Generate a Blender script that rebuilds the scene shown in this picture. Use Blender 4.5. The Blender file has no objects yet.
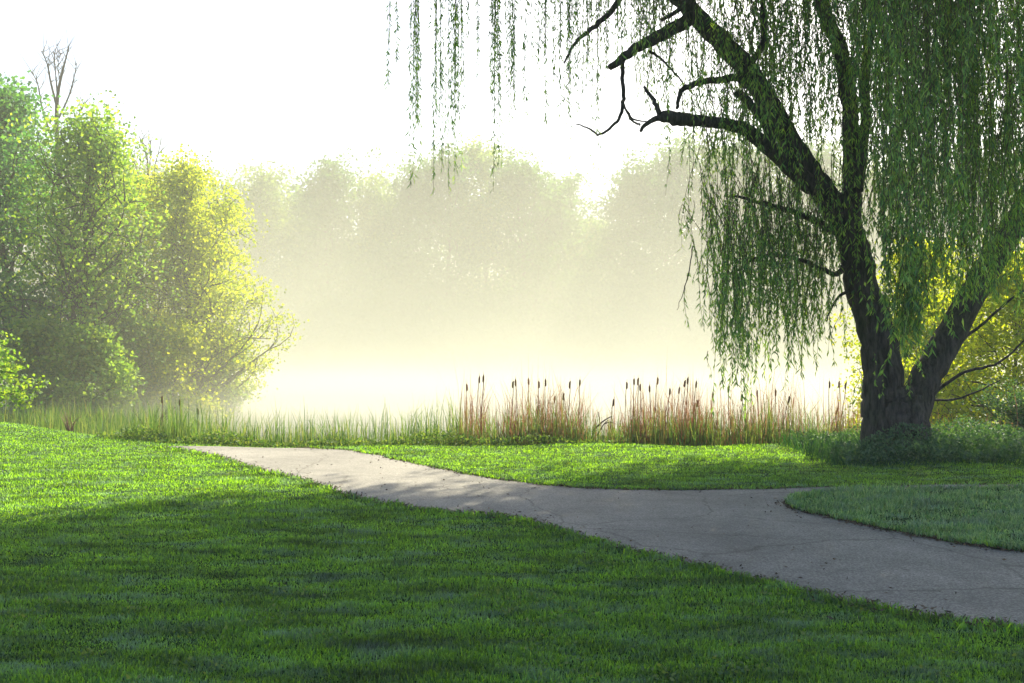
import bpy, math, random
import numpy as np
R = math.radians
sc = bpy.context.scene
col = sc.collection

# ------------------------------------------------------------------ camera
F = 1000.0; HY = 348.0; EYE = 1.6
cam = bpy.data.cameras.new('camera'); camo = bpy.data.objects.new('camera', cam); col.objects.link(camo)
cam.sensor_width = 36; cam.lens = F * 36 / 1024; cam.clip_start = 0.05; cam.clip_end = 1500
camo.location = (0, 0, EYE); camo.rotation_euler = (R(90) + math.atan((HY - 341.5) / F), 0, 0)
sc.camera = camo
# ------------------------------------------------------------------ light
SUN_EL, SUN_AZ = R(40), R(22)          # azimuth measured from +Y towards +X
w = bpy.data.worlds.new('World'); sc.world = w; w.use_nodes = True
nt = w.node_tree; nt.nodes.clear()
sky = nt.nodes.new('ShaderNodeTexSky'); sky.sky_type = 'NISHITA'; sky.sun_disc = False
sky.sun_elevation = SUN_EL; sky.sun_rotation = SUN_AZ
sky.air_density = 1.0; sky.dust_density = 2.5; sky.ozone_density = 1.0; sky.altitude = 50
bg = nt.nodes.new('ShaderNodeBackground'); bg.inputs['Strength'].default_value = 0.09
out = nt.nodes.new('ShaderNodeOutputWorld')
nt.links.new(sky.outputs[0], bg.inputs[0]); nt.links.new(bg.outputs[0], out.inputs[0])
sl = bpy.data.lights.new('sun', 'SUN'); sl.energy = 5.0; sl.angle = R(0.6); sl.color = (1.0, 0.88, 0.62)
so = bpy.data.objects.new('sun', sl); col.objects.link(so)
from mathutils import Vector
sd = Vector((math.sin(SUN_AZ) * math.cos(SUN_EL), math.cos(SUN_AZ) * math.cos(SUN_EL), math.sin(SUN_EL)))
so.rotation_euler = sd.to_track_quat('Z', 'Y').to_euler(); so.location = (10, 40, 40)
sc.view_settings.view_transform = 'Standard'; sc.view_settings.look = 'None'
sc.view_settings.exposure = 1.6; sc.view_settings.gamma = 1.0; sc.view_settings.use_curve_mapping = False
cy = sc.cycles
sc.render.engine = 'CYCLES'
cy.max_bounces = 7; cy.diffuse_bounces = 3; cy.glossy_bounces = 2; cy.transmission_bounces = 5
cy.volume_bounces = 1; cy.transparent_max_bounces = 6
cy.use_denoising = True; cy.sample_clamp_indirect = 6
cy.caustics_reflective = False; cy.caustics_refractive = False

HAZE_D = 0.0022
MIST_D = 0.030; MIST_H = 6.2
cy.volume_step_rate = 3.0; cy.volume_preview_step_rate = 3.0; cy.volume_max_steps = 96

# ------------------------------------------------------------------ helpers
def tag(o, label=None, cat=None, group=None, kind=None):
    if label: o['label'] = label
    if cat: o['category'] = cat
    if group: o['group'] = group
    if kind: o['kind'] = kind
    return o
def at(px, py, Y):
    return np.array([(px - 512) / F * Y, Y, EYE - (py - HY) / F * Y])
def gnd(px, py):
    Y = EYE * F / (py - HY)
    return ((px - 512) / F * Y, Y)

class MB:
    """collects vertices and faces, builds one mesh object"""
    def __init__(s): s.v = []; s.q = []; s.t = []; s.n = 0
    def add(s, v, quads=None, tris=None):
        v = np.asarray(v, float).reshape(-1, 3)
        if quads is not None and len(quads): s.q.append(np.asarray(quads, int).reshape(-1, 4) + s.n)
        if tris is not None and len(tris): s.t.append(np.asarray(tris, int).reshape(-1, 3) + s.n)
        s.v.append(v); s.n += len(v)
    def tube(s, pts, rad, k=8, cap=True, ridge=0.0, seed=0):
        pts = np.asarray(pts, float); n = len(pts); rad = np.broadcast_to(np.asarray(rad, float), (n,))
        tan = np.gradient(pts, axis=0); tan /= np.linalg.norm(tan, axis=1)[:, None] + 1e-9
        ref = np.array([0, 1, 0.]) if abs(tan[:, 1]).mean() < 0.8 else np.array([1, 0, 0.])
        a = np.cross(tan, ref); a /= np.linalg.norm(a, axis=1)[:, None] + 1e-9
        b = np.cross(tan, a)
        th = np.linspace(0, 2 * np.pi, k, endpoint=False)
        rr = rad[:, None] * np.ones((n, k))
        if ridge:
            g = np.random.default_rng(seed)
            L = np.arange(n)[:, None] * 0.25
            f = 0
            for m in (3, 5, 8, 13, 19):
                f = f + np.sin(m * th[None, :] + g.uniform(0, 6.3) + np.sin(L * g.uniform(.5, 1.4) + g.uniform(0, 6)) * 1.6) / (1 + m * .12)
            rr = rr * (1 + ridge * f)
        v = pts[:, None, :] + rr[..., None] * (np.cos(th)[None, :, None] * a[:, None, :] + np.sin(th)[None, :, None] * b[:, None, :])
        i = np.arange(n - 1)[:, None] * k; j = np.arange(k)[None, :]; j2 = (j + 1) % k
        q = np.stack([i + j, i + j2, i + k + j2, i + k + j], -1).reshape(-1, 4)
        v = v.reshape(-1, 3); t = None
        if cap:
            v = np.vstack([v, pts[-1:]]); c = n * k
            t = [(c, (n - 1) * k + m, (n - 1) * k + (m + 1) % k) for m in range(k)]
        s.add(v, q, t)
    def build(s, name, m, parent=None, smooth=False):
        v = np.vstack(s.v)
        q = np.vstack(s.q) if s.q else np.zeros((0, 4), int)
        t = np.vstack(s.t) if s.t else np.zeros((0, 3), int)
        me = bpy.data.meshes.new(name)
        me.vertices.add(len(v)); me.vertices.foreach_set('co', v.astype(np.float32).ravel())
        li = np.concatenate([q.ravel(), t.ravel()]).astype(np.int32)
        st = np.concatenate([np.arange(len(q)) * 4, len(q) * 4 + np.arange(len(t)) * 3]).astype(np.int32)
        me.loops.add(len(li)); me.loops.foreach_set('vertex_index', li)
        me.polygons.add(len(st)); me.polygons.foreach_set('loop_start', st)
        if smooth: me.polygons.foreach_set('use_smooth', np.ones(len(st), bool))
        me.update(calc_edges=True)
        if m: me.materials.append(m)
        o = bpy.data.objects.new(name, me); col.objects.link(o)
        if parent is not None:
            o.parent = parent
            me.transform(parent.matrix_basis.inverted())
        return o
def empty(name, loc):
    o = bpy.data.objects.new(name, None); col.objects.link(o); o.location = tuple(float(c) for c in loc)
    o.empty_display_size = 0.3
    return o
def unit(v): return v / (np.linalg.norm(v, axis=-1, keepdims=True) + 1e-9)
def leaves(mb, c, d, L, W, g):
    """leaf blades: base c, direction d, length L, half width W"""
    n = len(c); d = unit(d)
    s = unit(np.cross(d, g.normal(size=(n, 3))))
    u = np.cross(d, s)
    L = np.broadcast_to(L, (n,))[:, None]; W = np.broadcast_to(W, (n,))[:, None]
    v = np.stack([c, c + .42 * L * d + W * s + .10 * L * u, c + L * d, c + .42 * L * d - W * s + .10 * L * u], 1)
    mb.add(v.reshape(-1, 3), (np.arange(n)[:, None] * 4 + np.arange(4)[None, :]))
def smooth_path(P, m=6):
    P = np.asarray(P, float); n = len(P); o = []
    for i in range(n - 1):
        p0 = P[max(i - 1, 0)]; p1 = P[i]; p2 = P[i + 1]; p3 = P[min(i + 2, n - 1)]
        for k in range(m):
            t = k / m
            o.append(.5 * ((2 * p1) + (-p0 + p2) * t + (2 * p0 - 5 * p1 + 4 * p2 - p3) * t * t + (-p0 + 3 * p1 - 3 * p2 + p3) * t ** 3))
    o.append(P[-1]); return np.array(o)

# ------------------------------------------------------------------ materials
def newmat(name):
    m = bpy.data.materials.new(name); m.use_nodes = True; n = m.node_tree; n.nodes.clear()
    o = n.nodes.new('ShaderNodeOutputMaterial'); return m, n, o
def ramp(n, stops, interp='LINEAR'):
    r = n.nodes.new('ShaderNodeValToRGB'); r.color_ramp.interpolation = interp
    e = r.color_ramp.elements
    while len(e) < len(stops): e.new(0.5)
    for k, (p, c) in enumerate(stops): e[k].position = p; e[k].color = (*c, 1)
    return r
def noise(n, scale, detail=4, rough=.6, vec=None, dim='3D'):
    t = n.nodes.new('ShaderNodeTexNoise'); t.inputs['Scale'].default_value = scale
    t.inputs['Detail'].default_value = detail; t.inputs['Roughness'].default_value = rough
    if vec is not None: n.links.new(vec, t.inputs['Vector'])
    return t
def wpos(n, scale=(1, 1, 1)):
    g = n.nodes.new('ShaderNodeNewGeometry'); mp = n.nodes.new('ShaderNodeMapping'); mp.inputs['Scale'].default_value = scale
    n.links.new(g.outputs['Position'], mp.inputs['Vector']); return mp.outputs[0]
def mixc(n, f, a, b, mode='MIX'):
    m = n.nodes.new('ShaderNodeMix'); m.data_type = 'RGBA'; m.blend_type = mode
    if isinstance(f, (int, float)): m.inputs[0].default_value = f
    else: n.links.new(f, m.inputs[0])
    for s, x in ((6, a), (7, b)):
        if isinstance(x, tuple): m.inputs[s].default_value = (*x, 1)
        else: n.links.new(x, m.inputs[s])
    return m.outputs[2]
def leafmat(name, cols, trans=.5, tcol=(1.5, 1.35, .6), gloss=.06, patch=None, pscale=.5, vary=None, vscale=1.5):
    m, n, o = newmat(name)
    g = n.nodes.new('ShaderNodeNewGeometry')
    k = len(cols); r = ramp(n, [(i / (k - 1), c) for i, c in enumerate(cols)])
    n.links.new(g.outputs['Random Per Island'], r.inputs[0]); c = r.outputs[0]
    tc = mixc(n, 1.0, c, tcol, 'MULTIPLY')
    if patch is not None:
        t = noise(n, pscale, 3, .6, wpos(n, (.8, 1.6, 1))); t.inputs['Detail'].default_value = 6; t.inputs['Roughness'].default_value = .72; rr = ramp(n, [(.50, (0, 0, 0)), (.68, (.8, .8, .8))]); n.links.new(t.outputs[0], rr.inputs[0])
        c = mixc(n, rr.outputs[0], c, patch); tc = mixc(n, rr.outputs[0], tc, patch)
    if vary:
        tv = noise(n, vscale, 6, .7, wpos(n, (.55, 1.9, 1))); rv = ramp(n, [(.34, (vary[0],) * 3), (.5, (1, 1, 1)), (.68, (vary[1],) * 3)]); n.links.new(tv.outputs[0], rv.inputs[0])
        c = mixc(n, 1.0, c, rv.outputs[0], 'MULTIPLY'); tc = mixc(n, 1.0, tc, rv.outputs[0], 'MULTIPLY')
    df = n.nodes.new('ShaderNodeBsdfDiffuse'); tr = n.nodes.new('ShaderNodeBsdfTranslucent'); gl = n.nodes.new('ShaderNodeBsdfGlossy')
    gl.inputs['Roughness'].default_value = .62; gl.inputs['Color'].default_value = (.6, .65, .7, 1)
    n.links.new(c, df.inputs[0]); n.links.new(tc, tr.inputs[0])
    a = n.nodes.new('ShaderNodeMixShader'); a.inputs[0].default_value = trans
    n.links.new(df.outputs[0], a.inputs[1]); n.links.new(tr.outputs[0], a.inputs[2])
    b = n.nodes.new('ShaderNodeMixShader'); b.inputs[0].default_value = gloss
    n.links.new(a.outputs[0], b.inputs[1]); n.links.new(gl.outputs[0], b.inputs[2])
    n.links.new(b.outputs[0], o.inputs[0]); return m
def barkmat(name, dark, light, zs=2.0, sc_=9, bump=.6):
    m, n, o = newmat(name)
    b = n.nodes.new('ShaderNodeBsdfPrincipled'); b.inputs['Roughness'].default_value = .9
    t = noise(n, sc_, 8, .7, wpos(n, (1, 1, .22))); r = ramp(n, [(.38, dark), (.6, light)]); n.links.new(t.outputs[0], r.inputs[0])
    t2 = noise(n, 1.7, 3, .5, wpos(n)); r2 = ramp(n, [(.5, (1, 1, 1)), (.7, (.75, 1.0, .6))]); n.links.new(t2.outputs[0], r2.inputs[0])
    n.links.new(mixc(n, 1.0, r.outputs[0], r2.outputs[0], 'MULTIPLY'), b.inputs['Base Color'])
    bp = n.nodes.new('ShaderNodeBump'); bp.inputs['Strength'].default_value = bump; bp.inputs['Distance'].default_value = .06
    n.links.new(t.outputs[0], bp.inputs['Height']); n.links.new(bp.outputs[0], b.inputs['Normal'])
    n.links.new(b.outputs[0], o.inputs[0]); return m

M = {}
M['willow_leaf'] = leafmat('willow_leaf', [(.04, .14, .04), (.12, .31, .07), (.23, .46, .10), (.38, .60, .13)], .58, (1.8, 1.5, .5), .08)
M['willow_twig'] = barkmat('willow_twig', (.07, .06, .03), (.16, .13, .07), bump=0)
M['willow_bark'] = barkmat('willow_bark', (.012, .011, .012), (.095, .083, .078), sc_=17, bump=1.0)
M['bark'] = barkmat('bark', (.03, .026, .022), (.10, .088, .075))
M['leaf_green'] = leafmat('leaf_green', [(.04, .15, .06), (.07, .23, .07), (.15, .34, .07)], .55)
M['leaf_spring'] = leafmat('leaf_spring', [(.10, .24, .04), (.19, .36, .045), (.32, .46, .05)], .6)
M['leaf_yellow'] = leafmat('leaf_yellow', [(.16, .26, .02), (.30, .40, .022), (.44, .50, .028)], .62, (1.8, 1.6, .5))
M['leaf_far'] = leafmat('leaf_far', [(.04, .12, .05), (.07, .18, .06), (.12, .24, .06)], .45)
M['leaf_far_light'] = leafmat('leaf_far_light', [(.09, .18, .05), (.15, .26, .05), (.22, .32, .06)], .5)
M['grass_blade'] = leafmat('grass_blade', [(.013, .065, .018), (.02, .10, .024), (.032, .15, .03), (.05, .20, .04)], .56, (9.8, 4.2, .45), .07, patch=(.19, .30, .23), pscale=2.2, vary=(.36, 1.45), vscale=1.9)
M['dewy_grass'] = leafmat('dewy_grass', [(.04, .14, .045), (.08, .22, .08), (.15, .30, .13), (.24, .38, .21)], .42, (2.8, 2.2, .8), .10, patch=(.24, .34, .27), pscale=2.2, vary=(.5, 1.3), vscale=2.5)
M['rough_grass'] = leafmat('rough_grass', [(.015, .07, .02), (.03, .11, .03), (.07, .15, .05)], .4, gloss=.06)
M['reed_green'] = leafmat('reed_green', [(.04, .11, .035), (.08, .18, .05), (.14, .24, .07), (.24, .28, .12)], .5)
M['reed_dry'] = leafmat('reed_dry', [(.11, .05, .035), (.22, .105, .065), (.29, .16, .10), (.34, .26, .16)], .4, (1.2, 1.0, .8))
M['groundcover'] = leafmat('groundcover', [(.02, .07, .025), (.045, .12, .04), (.10, .2, .08)], .45, gloss=.1)
M['weed'] = leafmat('weed', [(.05, .13, .03), (.10, .2, .04), (.2, .28, .06)], .5)
M['stalk'] = leafmat('stalk', [(.2, .11, .07), (.3, .18, .11)], .2, (1, 1, 1))
M['seed_head'] = barkmat('seed_head', (.13, .07, .045), (.24, .13, .08), bump=.2)
M['litter'] = leafmat('litter', [(.03, .02, .012), (.08, .05, .03), (.16, .11, .06)], .1, (1, 1, 1))

def ground_mat():
    m, n, o = newmat('lawn_soil'); b = n.nodes.new('ShaderNodeBsdfPrincipled'); b.inputs['Roughness'].default_value = .95
    b.inputs['Specular IOR Level'].default_value = .1
    t = noise(n, 1.2, 6, .65, wpos(n)); r = ramp(n, [(.35, (.012, .035, .008)), (.55, (.02, .06, .012)), (.7, (.05, .075, .025))]); n.links.new(t.outputs[0], r.inputs[0])
    n.links.new(r.outputs[0], b.inputs['Base Color'])
    t2 = noise(n, 60, 6, .7, wpos(n)); bp = n.nodes.new('ShaderNodeBump'); bp.inputs['Strength'].default_value = .8; bp.inputs['Distance'].default_value = .03
    n.links.new(t2.outputs[0], bp.inputs['Height']); n.links.new(bp.outputs[0], b.inputs['Normal'])
    n.links.new(b.outputs[0], o.inputs[0]); return m
def asphalt_mat():
    m, n, o = newmat('asphalt'); b = n.nodes.new('ShaderNodeBsdfPrincipled'); b.inputs['Roughness'].default_value = .8
    p = wpos(n)
    t = noise(n, .9, 6, .7, p); r = ramp(n, [(.3, (.095, .095, .094)), (.5, (.155, .154, .148)), (.7, (.21, .206, .195))]); n.links.new(t.outputs[0], r.inputs[0])
    t1 = noise(n, 60, 5, .8, p); r1 = ramp(n, [(.33, (.35, .35, .35)), (.5, (1, 1, 1)), (.68, (2.0, 2.0, 1.95))]); n.links.new(t1.outputs[0], r1.inputs[0])
    c = mixc(n, 1.0, r.outputs[0], r1.outputs[0], 'MULTIPLY')
    t3 = noise(n, 14, 4, .7, p); r3 = ramp(n, [(.60, (1, 1, 1)), (.72, (.45, .42, .40))]); n.links.new(t3.outputs[0], r3.inputs[0])
    c = mixc(n, 1.0, c, r3.outputs[0], 'MULTIPLY')
    # hairline cracks
    dn = noise(n, 2.0, 4, .6, p); add = n.nodes.new('ShaderNodeMixRGB'); add.blend_type = 'ADD'; add.inputs[0].default_value = .35
    n.links.new(p, add.inputs[1]); n.links.new(dn.outputs['Color'], add.inputs[2])
    v = n.nodes.new('ShaderNodeTexVoronoi'); v.feature = 'DISTANCE_TO_EDGE'; v.inputs['Scale'].default_value = .55; n.links.new(add.outputs[0], v.inputs['Vector'])
    r4 = ramp(n, [(.0, (.35, .34, .33)), (.010, (1, 1, 1))]); n.links.new(v.outputs['Distance'], r4.inputs[0])
    c = mixc(n, .7, c, mixc(n, 1.0, c, r4.outputs[0], 'MULTIPLY'))
    n.links.new(c, b.inputs['Base Color'])
    bp = n.nodes.new('ShaderNodeBump'); bp.inputs['Strength'].default_value = .7; bp.inputs['Distance'].default_value = .012
    n.links.new(t1.outputs[0], bp.inputs['Height']); n.links.new(bp.outputs[0], b.inputs['Normal'])
    n.links.new(b.outputs[0], o.inputs[0]); return m
def water_mat():
    m, n, o = newmat('pond_water'); b = n.nodes.new('ShaderNodeBsdfPrincipled')
    b.inputs['Base Color'].default_value = (.03, .045, .035, 1); b.inputs['Roughness'].default_value = .22; b.inputs['IOR'].default_value = 1.33
    t = noise(n, 1.3, 3, .5, wpos(n, (.35, 1.4, 1))); bp = n.nodes.new('ShaderNodeBump'); bp.inputs['Strength'].default_value = .8; bp.inputs['Distance'].default_value = .12
    n.links.new(t.outputs[0], bp.inputs['Height']); n.links.new(bp.outputs[0], b.inputs['Normal'])
    n.links.new(b.outputs[0], o.inputs[0]); return m
def vol_mat(name, d, color, g):
    m, n, o = newmat(name); v = n.nodes.new('ShaderNodeVolumePrincipled')
    v.inputs['Density'].default_value = d; v.inputs['Color'].default_value = (*color, 1); v.inputs['Anisotropy'].default_value = g
    n.links.new(v.outputs[0], o.inputs['Volume']); return m

# ------------------------------------------------------------------ terrain, water, path
def bank(X): return np.interp(X, [-14, -10, -5.5, -3, 0, 60], [22, 19.8, 16.3, 16.0, 16.2, 16.6])
def left_shore(Y): return np.interp(Y, [17, 22, 30, 36, 44, 52, 70, 98], [-6, -8.5, -9.6, -10.9, -12.0, -19, -30, -45])
def right_shore(Y): return np.interp(Y, [17, 22, 30, 98], [10.5, 12, 17, 60])
def lump(X, Y): return .05 * np.sin(X * .55 + 1) * np.sin(Y * .4) + .02 * np.sin(X * 1.9 + Y * 1.1)
def height(X, Y):
    X = np.asarray(X, float); Y = np.asarray(Y, float)
    def ss(t): t = np.clip(t, 0, 1); return t * t * (3 - 2 * t)
    near = ss((Y - bank(X)) / 4.5)              # 0 lawn, 1 pond level
    inside = np.minimum(np.minimum((X - left_shore(Y)) / 2.5, (right_shore(Y) - X) / 3), (98 - Y) / 4)
    pond = ss(inside * .5 + .5)
    floor_ = -.62 + (-.9) * pond + ss((Y - 98) / 30) * 1.5
    left = ss((-X - 8) / 12) * .25
    return (1 - near) * (left) + near * floor_ + lump(X, Y) * ss((Y - 10) / 8) * (1 - near * .5) 

def grid_axis(lo, hi, fine_lo, fine_hi, fine, coarse):
    a = list(np.arange(fine_lo, fine_hi, fine)); b = []
    x = fine_lo; s = fine
    while x > lo: s = min(s * 1.25, coarse); x -= s; b.append(max(x, lo))
    c = []; x = a[-1]; s = fine
    while x < hi: s = min(s * 1.25, coarse); x += s; c.append(min(x, hi))
    return np.unique(np.array(b[::-1] + a + c))
xs = grid_axis(-150, 150, -16, 16, .4, 6); ys = grid_axis(-40, 170, 2, 26, .3, 4)
GX, GY = np.meshgrid(xs, ys, indexing='ij'); GZ = height(GX, GY)
g_ = MB(); i, j = np.meshgrid(np.arange(len(xs) - 1), np.arange(len(ys) - 1), indexing='ij'); ny = len(ys)
g_.add(np.stack([GX, GY, GZ], -1).reshape(-1, 3), np.stack([i * ny + j, (i + 1) * ny + j, (i + 1) * ny + j + 1, i * ny + j + 1], -1).reshape(-1, 4))
tag(g_.build('ground', ground_mat(), smooth=True), kind='structure')
wm = MB(); wm.add([(-60, 17.5, -.8), (75, 17.5, -.8), (75, 106, -.8), (-60, 106, -.8)], [(0, 1, 2, 3)])
tag(wm.build('water', water_mat()), kind='structure')

near_edge = [(150, 447.5), (180, 451), (215, 458), (260, 471), (300, 480), (330, 490), (380, 503), (440, 512), (512, 518), (560, 531), (620, 548), (700, 567), (780, 587), (850, 603), (940, 619), (1024, 630), (1200, 655), (1500, 690)]
far_edge = [(300, 447), (350, 451), (400, 461), (450, 471), (500, 480), (560, 487), (620, 490), (700, 490.5), (830, 488), (1024, 485), (1300, 483)]
isl_far = [(785, 504), (792, 499), (810, 495), (850, 492), (920, 490.5), (1024, 489), (1300, 487)]
isl_near = [(785, 504), (800, 512), (850, 523), (900, 534), (960, 545), (1024, 554), (1200, 577), (1500, 600)]
rg = np.random.default_rng(5)
def wob(pts, amp=.03):
    p = smooth_path([(*gnd(*q), 0) for q in pts], 10)
    t = np.arange(len(p)); s = rg.uniform(0, 9)
    p[:, 0] += amp * np.sin(t * 1.3 + s) * .7 + rg.normal(0, amp * .3, len(p)); p[:, 1] += amp * np.sin(t * .9 + s) + rg.normal(0, amp * .3, len(p)); return p[:, :2]
NE, FE, IF, IN = wob(near_edge), wob(far_edge), wob(isl_far), wob(isl_near)
path_poly = np.vstack([NE, FE[::-1]])
isl_poly = np.vstack([IF, IN[::-1]])
def inside_poly(X, Y, P):
    r = np.zeros(len(X), bool); x1, y1 = P[:, 0], P[:, 1]; x2, y2 = np.roll(x1, -1), np.roll(y1, -1)
    for a, b, c, d in zip(x1, y1, x2, y2):
        if b == d: continue
        k = ((b > Y) != (d > Y)) & (X < (c - a) * (Y - b) / (d - b) + a); r ^= k
    return r
def on_path(X, Y): return inside_poly(X, Y, path_poly) & ~inside_poly(X, Y, isl_poly)
# path: fine grid draped 6 mm over the ground, cut to the outline
import bmesh
from mathutils.geometry import tessellate_polygon
def drape(poly, dz, name, m, res=.35):
    bm = bmesh.new(); tri = tessellate_polygon([[Vector((x, y, 0)) for x, y in poly]])
    vs = [bm.verts.new((x, y, 0)) for x, y in poly]
    for a, b, c in tri:
        try: bm.faces.new((vs[a], vs[b], vs[c]))
        except ValueError: pass
    lo, hi = poly.min(0), poly.max(0)
    for ax in (0, 1):
        for v in np.arange(lo[ax] + res, hi[ax], res):
            co = [0, 0, 0]; no = [0, 0, 0]; co[ax] = v; no[ax] = 1
            bmesh.ops.bisect_plane(bm, geom=bm.verts[:] + bm.edges[:] + bm.faces[:], plane_co=co, plane_no=no)
    for v in bm.verts: v.co.z = float(height(v.co.x, v.co.y)) + dz
    for f in bm.faces:
        if f.normal.z < 0: f.normal_flip()
        f.smooth = True
    bm.normal_update()
    me = bpy.data.meshes.new(name); bm.to_mesh(me); bm.free(); me.materials.append(m)
    o = bpy.data.objects.new(name, me); col.objects.link(o); return o
tag(drape(path_poly[(path_poly[:, 1] > 1)], .012, 'path', asphalt_mat()), kind='structure')
tag(drape(isl_poly, .02, 'lawn', bpy.data.materials['lawn_soil']), kind='structure')

# ------------------------------------------------------------------ grass
g = np.random.default_rng(11)
def edge_dist(X, Y):
    d = np.full(len(X), 9.)
    for P in (NE, FE, IF, IN):
        for q in P[::2]: d = np.minimum(d, np.hypot(X - q[0], Y - q[1]))
    return d
def blades(mb, X, Y, H, Wd, lean, g, z=None):
    n = len(X); Z = height(X, Y) if z is None else z
    th = g.uniform(0, 2 * np.pi, n); ph = g.uniform(0, 2 * np.pi, n)
    s = np.stack([np.cos(th), np.sin(th), np.zeros(n)], 1) * (Wd[:, None])
    l = np.stack([np.cos(ph), np.sin(ph), np.zeros(n)], 1) * (lean * H)[:, None]
    b = np.stack([X, Y, Z - .005], 1); up = np.zeros((n, 3)); up[:, 2] = H
    v = np.stack([b - s, b + s, b + s * .75 + l * .4 + up * .62, b - s * .75 + l * .4 + up * .62, b + l + up * (1 - .35 * lean)[:, None]], 1)
    k = np.arange(n)[:, None] * 5
    mb.add(v.reshape(-1, 3), k + np.array([[0, 1, 2, 3]]), k + np.array([[3, 2, 4]]))
N = 1100000
u = g.uniform(0, 1, N); Y = (4.0 ** -.35 + u * (21.0 ** -.35 - 4.0 ** -.35)) ** (-1 / .35)
X = g.uniform(-1, 1, N) * (.53 * Y + 3.6)
k = (Y < bank(X) + .8) & ~on_path(X, Y); X, Y = X[k], Y[k]
n1 = np.sin(X * 1.7 + np.sin(Y * 1.1) * 2) * np.sin(Y * 2.3 + np.sin(X * .9) * 2)
H = g.uniform(.015, .045, len(X)) * (1 + .25 * n1 + .3 * np.sin(X * 7 + np.sin(Y * 5) * 2) * np.sin(Y * 11 + np.sin(X * 3) * 2)) * np.where(inside_poly(X, Y, isl_poly), 1.5, 1)
H += np.where((edge_dist(X, Y) < .12), .02, 0)
isl = inside_poly(X, Y, isl_poly)
mb = MB(); kk = isl; blades(mb, X[kk], Y[kk], H[kk] * 1.5, .0014 + .00036 * Y[kk], g.uniform(.1, 1.0, kk.sum()), g)
tag(mb.build('grass', M['dewy_grass']), 'dewy pale grass on the island between the two path branches', 'grass', kind='stuff')
X, Y, H = X[~isl], Y[~isl], H[~isl]
mb = MB(); blades(mb, X, Y, H, 0.0013 + .00033 * Y * g.uniform(.7, 1.3, len(X)), g.uniform(.1, .95, len(X)), g)
tag(mb.build('grass', M['grass_blade']), 'short mown green lawn grass on both sides of the path', 'grass', kind='stuff')
# longer tufts around the island edge and lawn lip
mb = MB(); n = 9000; P = np.vstack([IN, IF, FE[:90], NE])
q = P[g.integers(0, len(P), n)] + g.normal(0, .07, (n, 2)); k = ~on_path(q[:, 0], q[:, 1]); q = q[k]
blades(mb, q[:, 0], q[:, 1], g.uniform(.04, .1, len(q)), .003 + .0003 * q[:, 1], g.uniform(.3, 1.1, len(q)), g)
tag(mb.build('grass_edge', M['grass_blade']), 'longer untrimmed grass fringe along the asphalt edges', 'grass', kind='stuff')
# broad-leaved weeds and a few fallen leaves in the lawn
mb = MB(); nc = 260; cx_ = np.stack([g.uniform(-7, 8, nc), 4.5 + 13 * g.uniform(0, 1, nc) ** 1.5], 1); q = np.repeat(cx_, 40, 0) + g.normal(0, 1, (nc * 40, 2)) * np.repeat(g.uniform(.03, .16, nc), 40)[:, None]
q = q[~on_path(q[:, 0], q[:, 1]) & (q[:, 1] < bank(q[:, 0]))]; n = len(q); d = g.normal(size=(n, 3)); d[:, 2] = np.abs(d[:, 2]) * .5 + .1
leaves(mb, np.stack([q[:, 0], q[:, 1], height(q[:, 0], q[:, 1]) + g.uniform(.01, .035, n)], 1), d, g.uniform(.015, .035, n), g.uniform(.006, .012, n), g)
tag(mb.build('clover', M['weed']), 'small clover and broad-leaved weeds scattered through the lawn', 'clover', kind='stuff')
# brown litter on the path edges, scattered bits on the asphalt
mb = MB(); n = 6500; P = np.vstack([NE, IN, FE])
q = P[g.integers(0, len(P), n)] + g.normal(0, 1, (n, 2)) * g.choice([.04, .09, .25], (n, 1), p=[.8, .17, .03]); q2 = np.stack([g.uniform(-6, 9, 700), g.uniform(5, 16, 700)], 1); q2 = q2[on_path(q2[:, 0], q2[:, 1])]
q = np.vstack([q, q2]); d = g.normal(size=(len(q), 3)); d[:, 2] = np.abs(d[:, 2]) * .3
leaves(mb, np.stack([q[:, 0], q[:, 1], height(q[:, 0], q[:, 1]) + .02], 1), d, g.uniform(.015, .05, len(q)), g.uniform(.003, .009, len(q)), g)
tag(mb.build('leaf_litter', M['litter']), 'brown leaf litter and twigs scattered along the path edges', 'leaf litter', kind='stuff')

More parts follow.
